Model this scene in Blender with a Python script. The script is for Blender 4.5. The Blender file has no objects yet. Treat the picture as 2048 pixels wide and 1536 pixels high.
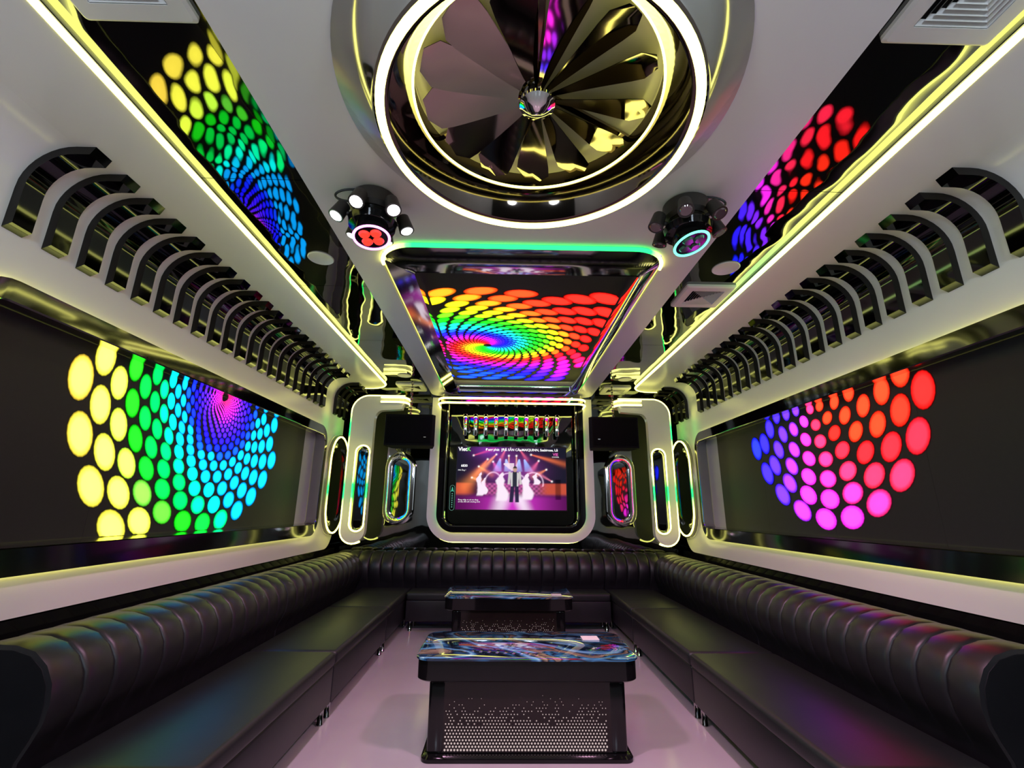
import bpy, bmesh, math, random, colorsys
from math import sin, cos, pi, radians, sqrt, atan2, exp, log
from mathutils import Vector, Matrix
from mathutils.geometry import tessellate_polygon

random.seed(7)
SC = bpy.context.scene
COL = SC.collection

# ------------------------------------------------------------------ camera
F_PX, HOR, YAW, ROLL, CAM_H = 920.0, 252.0, radians(1.08), radians(0.55), 1.38
_p = math.atan(HOR / F_PX)
_f = Vector((sin(YAW) * cos(_p), cos(YAW) * cos(_p), sin(_p)))
_r = Vector((cos(YAW), -sin(YAW), 0))
_u = _r.cross(_f)
_r2 = cos(ROLL) * _r + sin(ROLL) * _u
_u2 = -sin(ROLL) * _r + cos(ROLL) * _u
cam_d = bpy.data.cameras.new('camera')
cam_d.sensor_width = 36.0
cam_d.lens = F_PX / 2048 * 36.0
cam_d.clip_start = 0.02
cam = bpy.data.objects.new('camera', cam_d)
COL.objects.link(cam)
M3 = Matrix((_r2, _u2, -_f)).transposed()
cam.matrix_world = Matrix.Translation((0, 0, CAM_H)) @ M3.to_4x4()
SC.camera = cam

# ------------------------------------------------------------------ world, exposure
wd = bpy.data.worlds.new('world')
SC.world = wd
wd.use_nodes = True
wd.node_tree.nodes['Background'].inputs[0].default_value = (0.02, 0.02, 0.025, 1)
wd.node_tree.nodes['Background'].inputs[1].default_value = 0.2
vs = SC.view_settings
vs.view_transform = 'Standard'
vs.look = 'None'
vs.gamma = 1.0
vs.exposure = 0.22
vs.use_curve_mapping = False
cy = SC.cycles
cy.max_bounces = 8
cy.glossy_bounces = 5
cy.diffuse_bounces = 4
cy.caustics_reflective = True
cy.blur_glossy = 0.6
cy.sample_clamp_indirect = 4.0

LED_Y = (0.95, 0.91, 0.20)      # warm yellow-white strips
LED_G = (0.01, 0.62, 0.085)     # green running segments
LED_S = 4.8                    # strip radiance

# ------------------------------------------------------------------ materials
MATS = {}


def mat(name, color=(0.5, 0.5, 0.5), rough=0.5, metal=0.0, spec=0.5, coat=0.0, var=0.0, vscale=6.0,
        bump=0.0, bscale=20.0, bdist=0.01):
    if name in MATS:
        return MATS[name]
    m = bpy.data.materials.new(name)
    m.use_nodes = True
    nt = m.node_tree
    b = nt.nodes['Principled BSDF']
    b.inputs['Base Color'].default_value = (*color, 1)
    b.inputs['Roughness'].default_value = rough
    b.inputs['Metallic'].default_value = metal
    b.inputs['Specular IOR Level'].default_value = spec
    b.inputs['Coat Weight'].default_value = coat
    b.inputs['Coat Roughness'].default_value = 0.05
    tc = nt.nodes.new('ShaderNodeTexCoord')
    if var > 0:
        n = nt.nodes.new('ShaderNodeTexNoise')
        n.inputs['Scale'].default_value = vscale
        n.inputs['Detail'].default_value = 4
        r = nt.nodes.new('ShaderNodeValToRGB')
        r.color_ramp.elements[0].position = 0.3
        r.color_ramp.elements[1].position = 0.7
        r.color_ramp.elements[0].color = (*[c * (1 - var) for c in color], 1)
        r.color_ramp.elements[1].color = (*[min(1, c * (1 + var)) for c in color], 1)
        nt.links.new(tc.outputs['Object'], n.inputs['Vector'])
        nt.links.new(n.outputs['Fac'], r.inputs['Fac'])
        nt.links.new(r.outputs['Color'], b.inputs['Base Color'])
    if bump > 0:
        n = nt.nodes.new('ShaderNodeTexNoise')
        n.inputs['Scale'].default_value = bscale
        n.inputs['Detail'].default_value = 1.5
        bp = nt.nodes.new('ShaderNodeBump')
        bp.inputs['Strength'].default_value = bump
        bp.inputs['Distance'].default_value = bdist
        nt.links.new(tc.outputs['Object'], n.inputs['Vector'])
        nt.links.new(n.outputs['Fac'], bp.inputs['Height'])
        nt.links.new(bp.outputs['Normal'], b.inputs['Normal'])
    MATS[name] = m
    return m


def emit_attr(name, strength):
    """emission whose colour is the picture stored in the mesh's colour attribute 'glow'"""
    if name in MATS:
        return MATS[name]
    m = bpy.data.materials.new(name)
    m.use_nodes = True
    nt = m.node_tree
    nt.nodes.remove(nt.nodes['Principled BSDF'])
    e = nt.nodes.new('ShaderNodeEmission')
    a = nt.nodes.new('ShaderNodeVertexColor')
    a.layer_name = 'glow'
    e.inputs['Strength'].default_value = strength
    nt.links.new(a.outputs['Color'], e.inputs['Color'])
    nt.links.new(e.outputs[0], nt.nodes['Material Output'].inputs['Surface'])
    MATS[name] = m
    return m


def emit(name, color, strength):
    if name in MATS:
        return MATS[name]
    m = bpy.data.materials.new(name)
    m.use_nodes = True
    nt = m.node_tree
    b = nt.nodes['Principled BSDF']
    b.inputs['Base Color'].default_value = (0.02, 0.02, 0.02, 1)
    b.inputs['Emission Color'].default_value = (*color, 1)
    b.inputs['Emission Strength'].default_value = strength
    MATS[name] = m
    return m


WHITE = mat('white_lacquer', (0.80, 0.79, 0.78), 0.22, spec=0.5, var=0.03, vscale=1.2)
WHITE_M = mat('white_paint', (0.78, 0.78, 0.76), 0.5, var=0.03, vscale=3)
BLACKMIR = mat('black_mirror', (0.19, 0.20, 0.20), 0.02, metal=1.0, bump=0.35, bscale=2.2, bdist=0.02)
FARMIR = mat('dark_mirror_glass', (0.16, 0.17, 0.165), 0.03, metal=1.0, bump=0.25, bscale=3.0, bdist=0.012)
CHROME = mat('polished_steel', (0.72, 0.72, 0.72), 0.06, metal=1.0, bump=0.08, bscale=5.0)
CHROME_D = mat('dark_steel', (0.34, 0.33, 0.31), 0.07, metal=1.0, bump=0.08, bscale=5.0)
BRONZE = mat('bronze_mirror', (0.30, 0.25, 0.21), 0.06, metal=1.0, bump=0.05, bscale=5.0)
BLACKGLOSS = mat('black_gloss', (0.005, 0.005, 0.0055), 0.08, spec=0.4, var=0.2)
BLACKSATIN = mat('black_satin', (0.022, 0.020, 0.018), 0.38, var=0.2)
BLACKMATTE = mat('black_matte', (0.003, 0.003, 0.0035), 0.7, spec=0.12, var=0.2)
FINSIDE = mat('fin_satin', (0.008, 0.007, 0.0065), 0.38, spec=0.3, var=0.15)
FINFACE = mat('fin_mirror', (0.045, 0.048, 0.056), 0.05, metal=1.0, bump=0.05, bscale=4)
LEATHER = mat('black_leather', (0.010, 0.010, 0.013), 0.40, spec=0.45, var=0.15, vscale=8, bump=0.12, bscale=60, bdist=0.002)
SEATLEATHER = mat('seat_leather', (0.008, 0.010, 0.011), 0.46, spec=0.45, var=0.15, vscale=8, bump=0.12, bscale=70, bdist=0.002)
FLOORM = mat('pale_floor', (0.46, 0.44, 0.46), 0.16, spec=0.5, var=0.06, vscale=1.5)
SCREENOFF = mat('screen_face', (0.007, 0.0075, 0.0095), 0.55, var=0.15, vscale=40)
SCREENBLANK = mat('screen_blank', (0.42, 0.42, 0.46), 0.5, var=0.03)
VENTM = mat('vent_plastic', (0.72, 0.72, 0.70), 0.4, var=0.03)
SLAT = mat('vent_slat', (0.42, 0.42, 0.42), 0.4, var=0.03)
CABLE = mat('rubber_cable', (0.01, 0.01, 0.01), 0.5, var=0.2)
LEDM = emit_attr('led_glow', LED_S)
DOTS = emit_attr('screen_glow', 1.0)
TVM = emit_attr('tv_glow', 0.9)


def agate():
    m = bpy.data.materials.new('agate_glass')
    m.use_nodes = True
    nt = m.node_tree
    b = nt.nodes['Principled BSDF']
    tc = nt.nodes.new('ShaderNodeTexCoord')
    mp = nt.nodes.new('ShaderNodeMapping')
    mp.inputs['Scale'].default_value = (0.75, 1.25, 1)
    mp.inputs['Location'].default_value = (0.35, 0.9, 0.0)
    n1 = nt.nodes.new('ShaderNodeTexNoise')
    n1.inputs['Scale'].default_value = 1.5
    n1.inputs['Detail'].default_value = 3
    n1.inputs['Distortion'].default_value = 1.3
    w = nt.nodes.new('ShaderNodeMath')
    w.operation = 'MULTIPLY'
    w.inputs[1].default_value = 5.0
    fr = nt.nodes.new('ShaderNodeMath')
    fr.operation = 'PINGPONG'
    fr.inputs[1].default_value = 1.0
    r = nt.nodes.new('ShaderNodeValToRGB')
    cr = r.color_ramp
    pts = [(0.0, (0.004, 0.005, 0.01)), (0.22, (0.01, 0.03, 0.07)), (0.34, (0.03, 0.16, 0.34)),
           (0.42, (0.10, 0.34, 0.55)), (0.52, (0.22, 0.50, 0.70)), (0.60, (0.03, 0.12, 0.25)),
           (0.66, (0.008, 0.015, 0.03)), (0.78, (0.30, 0.24, 0.17)), (0.82, (0.01, 0.012, 0.02)),
           (0.92, (0.04, 0.22, 0.42)), (1.0, (0.005, 0.008, 0.015))]
    while len(cr.elements) < len(pts):
        cr.elements.new(0.5)
    for e, (p, c) in zip(cr.elements, pts):
        e.position = p
        e.color = (*c, 1)
    nt.links.new(tc.outputs['Object'], mp.inputs['Vector'])
    nt.links.new(mp.outputs['Vector'], n1.inputs['Vector'])
    nt.links.new(n1.outputs['Fac'], w.inputs[0])
    nt.links.new(w.outputs[0], fr.inputs[0])
    nt.links.new(fr.outputs[0], r.inputs['Fac'])
    nt.links.new(r.outputs['Color'], b.inputs['Base Color'])
    b.inputs['Roughness'].default_value = 0.04
    b.inputs['Specular IOR Level'].default_value = 0.8
    b.inputs['Coat Weight'].default_value = 1.0
    b.inputs['Coat Roughness'].default_value = 0.02
    return m


AGATE = agate()


# ------------------------------------------------------------------ helpers
def finish(name, me, mats, parent=None, smooth=False):
    o = bpy.data.objects.new(name, me)
    if not isinstance(mats, (list, tuple)):
        mats = [mats]
    if not me.materials:
        for m in mats:
            me.materials.append(m)
    if smooth:
        for p in me.polygons:
            p.use_smooth = True
        try:
            me.set_sharp_from_angle(angle=radians(38))
        except Exception:
            pass
    COL.objects.link(o)
    if parent is not None:
        attach(o, parent)
    return o


def root_loc(o):
    v = Vector(o.location)
    return v


def attach(o, parent):
    o.parent = parent
    p = parent
    t = Vector((0, 0, 0))
    while p is not None:
        t += Vector(p.location)
        p = p.parent
    # parts are written in room coordinates; the parent's place is taken out again
    if parent.parent is None:
        o.matrix_parent_inverse = Matrix.Translation(-Vector(parent.location))
    else:
        o.matrix_parent_inverse = Matrix.Identity(4)


def from_bm(name, bm, mats, parent=None, smooth=False, recalc=True):
    if recalc:
        bmesh.ops.recalc_face_normals(bm, faces=bm.faces)
    me = bpy.data.meshes.new(name)
    bm.to_mesh(me)
    bm.free()
    return finish(name, me, mats, parent, smooth)


def from_vf(name, v, f, mats, parent=None, smooth=False, idx=None, recalc=True):
    me = bpy.data.meshes.new(name)
    me.from_pydata([tuple(p) for p in v], [], f)
    if idx:
        for p, i in zip(me.polygons, idx):
            p.material_index = i
    if recalc:
        bm = bmesh.new()
        bm.from_mesh(me)
        bmesh.ops.recalc_face_normals(bm, faces=bm.faces)
        bm.to_mesh(me)
        bm.free()
    return finish(name, me, mats, parent, smooth)


def empty(name, loc, label=None, cat=None, group=None, kind=None):
    o = bpy.data.objects.new(name, None)
    o.location = loc
    o.empty_display_size = 0.1
    COL.objects.link(o)
    tag(o, label, cat, group, kind)
    return o


def tag(o, label=None, cat=None, group=None, kind=None):
    if label:
        o['label'] = label
    if cat:
        o['category'] = cat
    if group:
        o['group'] = group
    if kind:
        o['kind'] = kind
    return o


def bm_box(bm, x0, x1, y0, y1, z0, z1, bevel=0.0, seg=2):
    r = bmesh.ops.create_cube(bm, size=1.0)
    vs_ = r['verts']
    for v in vs_:
        v.co = Vector(((x0 + x1) / 2 + v.co.x * (x1 - x0), (y0 + y1) / 2 + v.co.y * (y1 - y0),
                       (z0 + z1) / 2 + v.co.z * (z1 - z0)))
    if bevel > 0:
        es = list({e for v in vs_ for e in v.link_edges})
        bmesh.ops.bevel(bm, geom=es, offset=bevel, segments=seg, profile=0.5, affect='EDGES')


def box(name, x0, x1, y0, y1, z0, z1, m, parent=None, bevel=0.0, seg=2, smooth=False):
    bm = bmesh.new()
    bm_box(bm, x0, x1, y0, y1, z0, z1, bevel, seg)
    return from_bm(name, bm, m, parent, smooth or bevel > 0)


def rrect(u0, u1, v0, v1, r, n=8):
    """rounded rectangle, counter-clockwise from lower left; r = one radius or (ll, lr, ur, ul)"""
    if not isinstance(r, (tuple, list)):
        r = (r,) * 4
    pts = []
    for (cx, cy_, rr, a0) in ((u0 + r[0], v0 + r[0], r[0], pi), (u1 - r[1], v0 + r[1], r[1], 1.5 * pi),
                              (u1 - r[2], v1 - r[2], r[2], 0), (u0 + r[3], v1 - r[3], r[3], 0.5 * pi)):
        for i in range(n + 1):
            a = a0 + 0.5 * pi * i / n
            pts.append((cx + rr * cos(a), cy_ + rr * sin(a)))
    return pts


def circle(cx, cy_, r, n=64):
    return [(cx + r * cos(2 * pi * i / n), cy_ + r * sin(2 * pi * i / n)) for i in range(n)]


FR_XY = lambda u, v, w: (u, v, w)
FR_YZ = lambda u, v, w: (w, u, v)
FR_XZ = lambda u, v, w: (u, w, v)


def plate(name, outer, holes, w0, w1, fr, m, parent=None, smooth=False):
    """a flat plate with holes, between w0 and w1 along the third axis"""
    loops = [outer] + list(holes)
    flat = [p for l in loops for p in l]
    tris = tessellate_polygon([[Vector((p[0], p[1], 0)) for p in l] for l in loops])
    n = len(flat)
    v = [fr(p[0], p[1], w0) for p in flat] + [fr(p[0], p[1], w1) for p in flat]
    f = [tuple(t) for t in tris] + [tuple(i + n for i in reversed(t)) for t in tris]
    s = 0
    for l in loops:
        k = len(l)
        for i in range(k):
            a, b = s + i, s + (i + 1) % k
            f.append((a, b, b + n, a + n))
        s += k
    return from_vf(name, v, f, m, parent, smooth)


def loft(name, rings, m, parent=None, smooth=True, closed=True, cap=False, idx_fn=None):
    k = len(rings[0])
    v = [p for r in rings for p in r]
    f, idx = [], []
    for j in range(len(rings) - 1):
        for i in range(k if closed else k - 1):
            a, b = j * k + i, j * k + (i + 1) % k
            f.append((a, b, b + k, a + k))
            if idx_fn:
                idx.append(idx_fn(j, i, [Vector(v[q]) for q in f[-1]]))
    if cap:
        f.append(tuple(range(k)))
        f.append(tuple(range((len(rings) - 1) * k, len(rings) * k)))
        if idx_fn:
            idx += [0, 0]
    return from_vf(name, v, f, m, parent, smooth, idx if idx_fn else None)


def lathe(name, prof, c, m, parent=None, n=64, smooth=True, close=False, cap=True):
    """prof: list of (radius, z) turned about the vertical through c"""
    v, f = [], []
    for (r, z) in prof:
        for i in range(n):
            a = 2 * pi * i / n
            v.append((c[0] + r * cos(a), c[1] + r * sin(a), c[2] + z))
    k = len(prof)
    for j in range(k if close else k - 1):
        for i in range(n):
            a, b = j * n + i, j * n + (i + 1) % n
            a2, b2 = ((j + 1) % k) * n + i, ((j + 1) % k) * n + (i + 1) % n
            f.append((a, b, b2, a2))
    if cap and not close:
        if prof[0][0] > 1e-6:
            f.append(tuple(range(n)))
        if prof[-1][0] > 1e-6:
            f.append(tuple(range((k - 1) * n, k * n)))
    return from_vf(name, v, f, m, parent, smooth)


def glow_attr(me, cols):
    a = me.color_attributes.new('glow', 'FLOAT_COLOR', 'POINT')
    for i, c in enumerate(cols):
        a.data[i].color = (c[0], c[1], c[2], 1)


def tube_vf(path, rad, closed=False, n=8, flat=None):
    v, f = [], []
    k = len(path)
    P = [Vector(p) for p in path]
    prev = None
    for i in range(k):
        if closed:
            t = (P[(i + 1) % k] - P[i - 1])
        else:
            t = P[min(i + 1, k - 1)] - P[max(i - 1, 0)]
        t = t.normalized() if t.length > 1e-9 else Vector((0, 0, 1))
        if prev is None:
            a = Vector((0, 0, 1)) if abs(t.z) < 0.9 else Vector((0, 1, 0))
            nrm = (a - t * a.dot(t)).normalized()
        else:
            nrm = prev - t * prev.dot(t)
            nrm = nrm.normalized() if nrm.length > 1e-6 else prev
        prev = nrm
        bn = t.cross(nrm)
        for j in range(n):
            an = 2 * pi * j / n + pi / n
            v.append(P[i] + nrm * (rad * cos(an)) + bn * (rad * sin(an)))
    for i in range(k if closed else k - 1):
        i2 = (i + 1) % k
        for j in range(n):
            j2 = (j + 1) % n
            f.append((i * n + j, i * n + j2, i2 * n + j2, i2 * n + j))
    if not closed:
        f.append(tuple(range(n)))
        f.append(tuple(range((k - 1) * n, k * n)))
    return v, f


def tube(name, path, rad, m, parent=None, closed=False, n=8):
    v, f = tube_vf(path, rad, closed, n)
    return from_vf(name, v, f, m, parent, True)


def resample(path, step, closed=False):
    P = [Vector(p) for p in path]
    if closed:
        P = P + [P[0]]
    out = []
    for a, b in zip(P[:-1], P[1:]):
        d = (b - a).length
        k = max(1, int(d / step))
        for i in range(k):
            out.append(a.lerp(b, i / k))
    if not closed:
        out.append(P[-1])
    return out


def led(name, path, rad, parent, colf=None, closed=False, step=0.08, n=6):
    """glowing strip along a path; colf(point) -> colour of the running light there"""
    P = resample(path, step, closed)
    v, f = tube_vf(P, rad, closed, n)
    me = bpy.data.meshes.new(name)
    me.from_pydata([tuple(q) for q in v], [], f)
    cols = []
    for p in P:
        c = colf(p) if colf else LED_Y
        cols += [c] * n
    glow_attr(me, cols)
    return finish(name, me, LEDM, parent, True)


def mixc(a, b, t):
    t = max(0.0, min(1.0, t))
    t = t * t * (3 - 2 * t)
    return tuple(x + (y - x) * t for x, y in zip(a, b))


def green_band(centers, half, axis=2, soft=0.10):
    """yellow strip whose running light is green around some heights"""
    def fn(p):
        t = 0
        for c in centers:
            t = max(t, 1 - (abs(p[axis] - c) - half) / soft)
        return mixc(LED_Y, LED_G, t)
    return fn


# ------------------------------------------------------------------ room dimensions
XL, XR = -2.28, 2.52            # white cladding planes
CX = 0.12
YN, YF = -1.6, 6.80             # near and far walls
ZM = 3.08                       # mirror ceiling
ZP = 2.98                       # underside of the white centre panel
ZS = 3.035                      # underside of the side soffits
FY = 6.60                       # face of the white TV surround

# ------------------------------------------------------------------ structure
floor = box('floor', -2.7, 2.95, YN - 0.1, YF + 0.1, -0.1, 0.0, FLOORM)
tag(floor, 'pale glossy floor with pink reflections', kind='structure')

ceiling = box('ceiling', -2.7, 2.95, YN - 0.1, YF + 0.1, ZM + 0.10, ZM + 0.2, BLACKMATTE)
tag(ceiling, 'black mirrored ceiling around a white centre panel', kind='structure')
ys = [YN, -0.35, 0.90, 2.12, 3.34, 4.56, 5.78, YF]
for (x0, x1) in ((XL + 0.20, -0.98), (1.22, XR - 0.20)):
    for a, b in zip(ys[:-1], ys[1:]):
        box('mirror_panel', x0, x1, a + 0.002, b - 0.002, ZM, ZM + 0.015, BLACKMIR, ceiling)
box('mirror_panel', -0.98, 1.22, YN, 0.70, ZM, ZM + 0.015, BLACKMIR, ceiling)

SCR_IN = dict(y0=2.54, y1=6.50, x0=-0.83, x1=1.06)
panel_outer = rrect(-1.03, 1.275, 0.62, 6.56, (0.5, 0.5, 0.14, 0.14), 10)
plate('white_panel', panel_outer, [circle(CX, 1.50, 0.70, 64),
                                   rrect(SCR_IN['x0'], SCR_IN['x1'], SCR_IN['y0'], SCR_IN['y1'], 0.24, 10)],
      ZP, ZM - 0.002, FR_XY, WHITE, ceiling)


def fin_mesh(sgn):
    """bent bar that climbs the wall and turns onto the soffit; origin on the wall line"""
    prof = [(0.0, 2.595), (0.0, 2.80)]
    R_ = 0.225
    for i in range(1, 10):
        a = pi - 0.5 * pi * i / 9
        prof.append((R_ + R_ * cos(a), 2.81 + R_ * sin(a)))
    prof += [(0.317, 3.035)]
    depth, w = 0.042, 0.092
    ch = 0.022
    inner = [(depth, 2.595 + ch), (depth, 2.80)]
    Ri = R_ - depth
    for i in range(1, 10):
        a = pi - 0.5 * pi * i / 9
        inner.append((R_ + Ri * cos(a), 2.81 + Ri * sin(a)))
    inner += [(0.317 - ch, 3.035 - depth)]
    n = len(prof)
    v, f, idx = [], [], []
    for (yy) in (0.0, w):
        for p in prof:
            v.append((sgn * p[0], yy, p[1]))
        for p in inner:
            v.append((sgn * p[0], yy, p[1]))
    off = 2 * n
    for i in range(n - 1):
        f.append((i, i + 1, n + i + 1, n + i)); idx.append(0)
        f.append((off + i, off + i + 1, off + n + i + 1, off + n + i)); idx.append(0)
        f.append((n + i, n + i + 1, off + n + i + 1, off + n + i)); idx.append(1)
        f.append((i, i + 1, off + i + 1, off + i)); idx.append(0)
    f.append((0, n, off + n, off)); idx.append(1)
    f.append((n - 1, 2 * n - 1, off + 2 * n - 1, off + n - 1)); idx.append(1)
    return v, f, idx


def side_wall(side):
    sg = -1 if side == 'left' else 1
    X = XL if side == 'left' else XR
    inn = -sg                                   # direction into the room
    back = X + sg * 0.16
    w = box('wall_' + side, min(back, back + sg * 0.12), max(back, back + sg * 0.12), YN, YF, 0, ZM + 0.10, BLACKGLOSS)
    tag(w, 'black glossy side wall with white cladding and a row of dark bent fins, '
        + ('yellow-green screen side' if side == 'left' else 'red-purple screen side'), kind='structure')
    # lower black dado in front of the backing
    box('dado', min(X, back), max(X, back), YN, YF - 0.1, 0.0, 0.862, BLACKGLOSS, w)
    zt = 2.81
    zo = 2.375 if side == 'left' else 2.350
    hole = rrect(1.78, 5.87, 1.085, zo - 0.02, 0.20, 8)
    outer = rrect(YN, 6.56, 0.87, zt, (0.02, 0.26, 0.001, 0.001), 8)
    plate('wall_cladding', outer, [hole], min(X, X + sg * 0.03), max(X, X + sg * 0.03), FR_YZ, WHITE, w)
    # cove: quarter round from wall to soffit
    R_ = 0.225
    pr = []
    for i in range(13):
        a = 0.5 * pi * i / 12
        pr.append((X + inn * (R_ - R_ * cos(a)), zt + R_ * sin(a)))
    pr2 = []
    for i in range(13):
        a = 0.5 * pi * (12 - i) / 12
        pr2.append((X + inn * (R_ - (R_ + 0.03) * cos(a)), zt + (R_ + 0.03) * sin(a)))
    ring = pr + pr2
    loft('cove_cladding', [[(p[0], YN, p[1]) for p in ring], [(p[0], 6.56, p[1]) for p in ring]], WHITE, w, cap=True)
    # soffit, its far end rounded
    xe = -1.635 if side == 'left' else 1.845
    xi = X + inn * R_
    if side == 'left':
        so = rrect(xi, xe, YN, 6.38, (0.001, 0.001, 0.26, 0.001), 10)
    else:
        so = rrect(xe, xi, YN, 6.38, (0.001, 0.001, 0.001, 0.26), 10)
    plate('soffit_panel', so, [], ZS, ZM - 0.003, FR_XY, WHITE, w)
    # strip of light round the soffit edge
    path = [(xe + inn * 0.008, YN + 0.02, ZS + 0.008)]
    cxr = xe - inn * 0.26
    for i in range(13):
        a = 0.5 * pi * i / 12
        path.append((cxr + inn * 0.268 * cos(a), 6.12 + 0.268 * sin(a), ZS + 0.008))
    path.append((xi + inn * 0.05, 6.388, ZS + 0.008))
    gl = None
    if side == 'right':
        gl = lambda p: mixc(LED_Y, (0.35, 0.85, 0.25), (1 - abs(p[1] - 3.0) / 0.9) * 0.75)
    led('led_strip', path, 0.015, w, gl)
    # fins
    v, f, idx = fin_mesh(inn)
    me = bpy.data.meshes.new('fin')
    me.from_pydata(v, [], f)
    me.materials.append(FINSIDE)
    me.materials.append(FINFACE)
    for p, i in zip(me.polygons, idx):
        p.material_index = i
    bm = bmesh.new(); bm.from_mesh(me); bmesh.ops.recalc_face_normals(bm, faces=bm.faces); bm.to_mesh(me); bm.free()
    for p in me.polygons:
        p.use_smooth = True
    me.set_sharp_from_angle(angle=radians(35))
    yf = [1.864 + 0.187 * i for i in range(21)] + [6.085, 6.268, 6.455]
    for y in yf:
        o = bpy.data.objects.new('fin', me)
        o.location = (X + inn * 0.001, y, -0.0005)
        COL.objects.link(o)
        o.parent = w
    # frame round the screen: lip, mirror reveal, sill
    lip = X + inn * 0.048
    outer2 = rrect(1.76, 5.89, 1.065, zo, 0.21, 8)
    mid = rrect(1.86, 5.835, 1.185, zo - 0.105, 0.09, 8)
    trim = rrect(1.872, 5.842, 1.192, zo - 0.098, 0.08, 8)
    inner = rrect(1.90, 5.86, 1.203, zo - 0.085, 0.05, 8)
    xs = X + sg * 0.095
    rings = [[(X + inn * 0.036, p[0], p[1]) for p in outer2], [(lip, p[0], p[1]) for p in outer2],
             [(lip - inn * 0.012, p[0], p[1]) for p in mid], [(lip - inn * 0.006, p[0], p[1]) for p in trim],
             [(xs, p[0], p[1]) for p in inner]]

    def mi(j, i, q):
        c = sum(q, Vector()) / 4
        if j == 1:
            return 1 if c.z < 1.3 and 1.9 < c.y < 5.78 else 0
        return 2 if j >= 2 else 0
    loft('screen_reveal', rings, [mat('grey_mirror', (0.17, 0.17, 0.175), 0.06, metal=1.0, bump=0.04, bscale=4.0), BLACKGLOSS, mat('trim_steel', (0.45, 0.45, 0.45), 0.12, metal=1.0, var=0.03)], w, idx_fn=mi)
    # backlight behind the lip washes the cladding
    bl = rrect(1.782, 5.868, 1.083, zo - 0.018, 0.19, 6)
    led('backlight_strip', [(X + inn * 0.014, p[0], p[1]) for p in bl], 0.012, w, closed=True)
    return w


WL = side_wall('left')
WR = side_wall('right')

wall_far = box('wall_far', -2.7, 2.95, YF, YF + 0.1, 0, ZM + 0.10, FARMIR)
tag(wall_far, 'dark mirrored end wall behind the television', kind='structure')
wall_near = box('wall_near', -2.7, 2.95, YN - 0.1, YN, 0, ZM + 0.10, BLACKSATIN)
tag(wall_near, 'plain wall behind the viewer', kind='structure')

# white surround of the television, with hidden strip of light
AX0, AX1 = -1.035, 1.297
so = rrect(AX0, AX1, 0.955, 2.965, (0.36, 0.36, 0.001, 0.001), 12)
hi = rrect(AX0 + 0.16, AX1 - 0.16, 1.10, 2.963, (0.22, 0.22, 0.001, 0.001), 12)
n_ = 13
u_loop = so[:2 * n_] + [so[2 * n_ + n_ - 1]] + [hi[2 * n_ + n_ - 1]] + list(reversed(hi[:2 * n_])) + [hi[-1]] + [so[-1]]
# U shape: outer lower outline then inner lower outline back
U_out = [(AX0, 2.965)] + so[:2 * n_] + [(AX1, 2.965)]
U_in = [(AX1 - 0.16, 2.965)] + list(reversed(hi[:2 * n_])) + [(AX0 + 0.16, 2.965)]
plate('tv_surround', U_out + U_in, [], FY, FY + 0.15, FR_XZ, WHITE, wall_far)
gb = green_band([1.34, 2.36], 0.06, soft=0.16)
W0 = AX0 + 0.16
W1 = AX1 - 0.16


def u_path(e, z, r):
    return [(W0 + e, 2.955)] + rrect(W0 + e, W1 - e, z, 2.955, (r, r, 0.001, 0.001), 10)[:22] + [(W1 - e, 2.955)]


led('led_strip', [(p[0], FY - 0.014, p[1]) for p in u_path(-0.001, 1.099, 0.22)], 0.010, wall_far, gb)
fa, fb = u_path(-0.022, 1.078, 0.24), u_path(0.05, 1.15, 0.18)
loft('inner_frame', [[(p[0], FY - 0.034, p[1]) for p in fa], [(p[0], FY - 0.042, p[1]) for p in fa],
                     [(p[0], FY - 0.042, p[1]) for p in fb], [(p[0], FY + 0.12, p[1]) for p in fb]], BLACKGLOSS, wall_far, closed=False)
led('led_strip', [(p[0], FY + 0.165, p[1]) for p in [(AX0 - 0.012, 2.95)] +
                  rrect(AX0 - 0.012, AX1 + 0.012, 0.943, 2.95, (0.37, 0.37, 0.001, 0.001), 10)[:22] + [(AX1 + 0.012, 2.95)]],
    0.007, wall_far)
# chrome rim inside the surround
ri = [(-0.80, 2.90)] + rrect(-0.80, 1.06, 1.16, 2.90, (0.14, 0.14, 0.001, 0.001), 8)[:18] + [(1.06, 2.90)]
tube('chrome_rim', [(p[0], FY - 0.012, p[1]) for p in ri], 0.022, CHROME, wall_far, n=8)
box('mirror_backing', -0.87, 1.13, FY + 0.12, FY + 0.14, 1.12, 2.92, FARMIR, wall_far)
for i in range(10):
    x = -0.545 + i * 0.1475
    bm = bmesh.new()
    bm_box(bm, x - 0.028, x + 0.028, FY - 0.06, FY - 0.02, 2.40, 2.72, 0.008)
    bm_box(bm, x - 0.028, x + 0.028, FY - 0.06, FY + 0.12, 2.68, 2.72, 0.006)
    from_bm('chrome_bar', bm, CHROME, wall_far, True)

# ------------------------------------------------------------------ dot pictures on the LED screens


def hsv(h, s, v):
    c = colorsys.hsv_to_rgb((h % 360) / 360, s, v)
    c = [x ** 2.2 for x in c]
    # the diodes drive their main channels far past what a picture can show
    return tuple(x * (1 + 2.6 * max(0.0, min(1.0, (x - 0.35) / 0.5))) for x in c)


def interp(x, pts):
    if x <= pts[0][0]:
        return pts[0][1]
    for (a, b), (c, d) in zip(pts[:-1], pts[1:]):
        if x <= c:
            return b + (d - b) * (x - a) / (c - a)
    return pts[-1][1]


def smooth(a, b, x):
    t_ = max(0.0, min(1.0, (x - a) / (b - a)))
    return t_ * t_ * (3 - 2 * t_)


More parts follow.
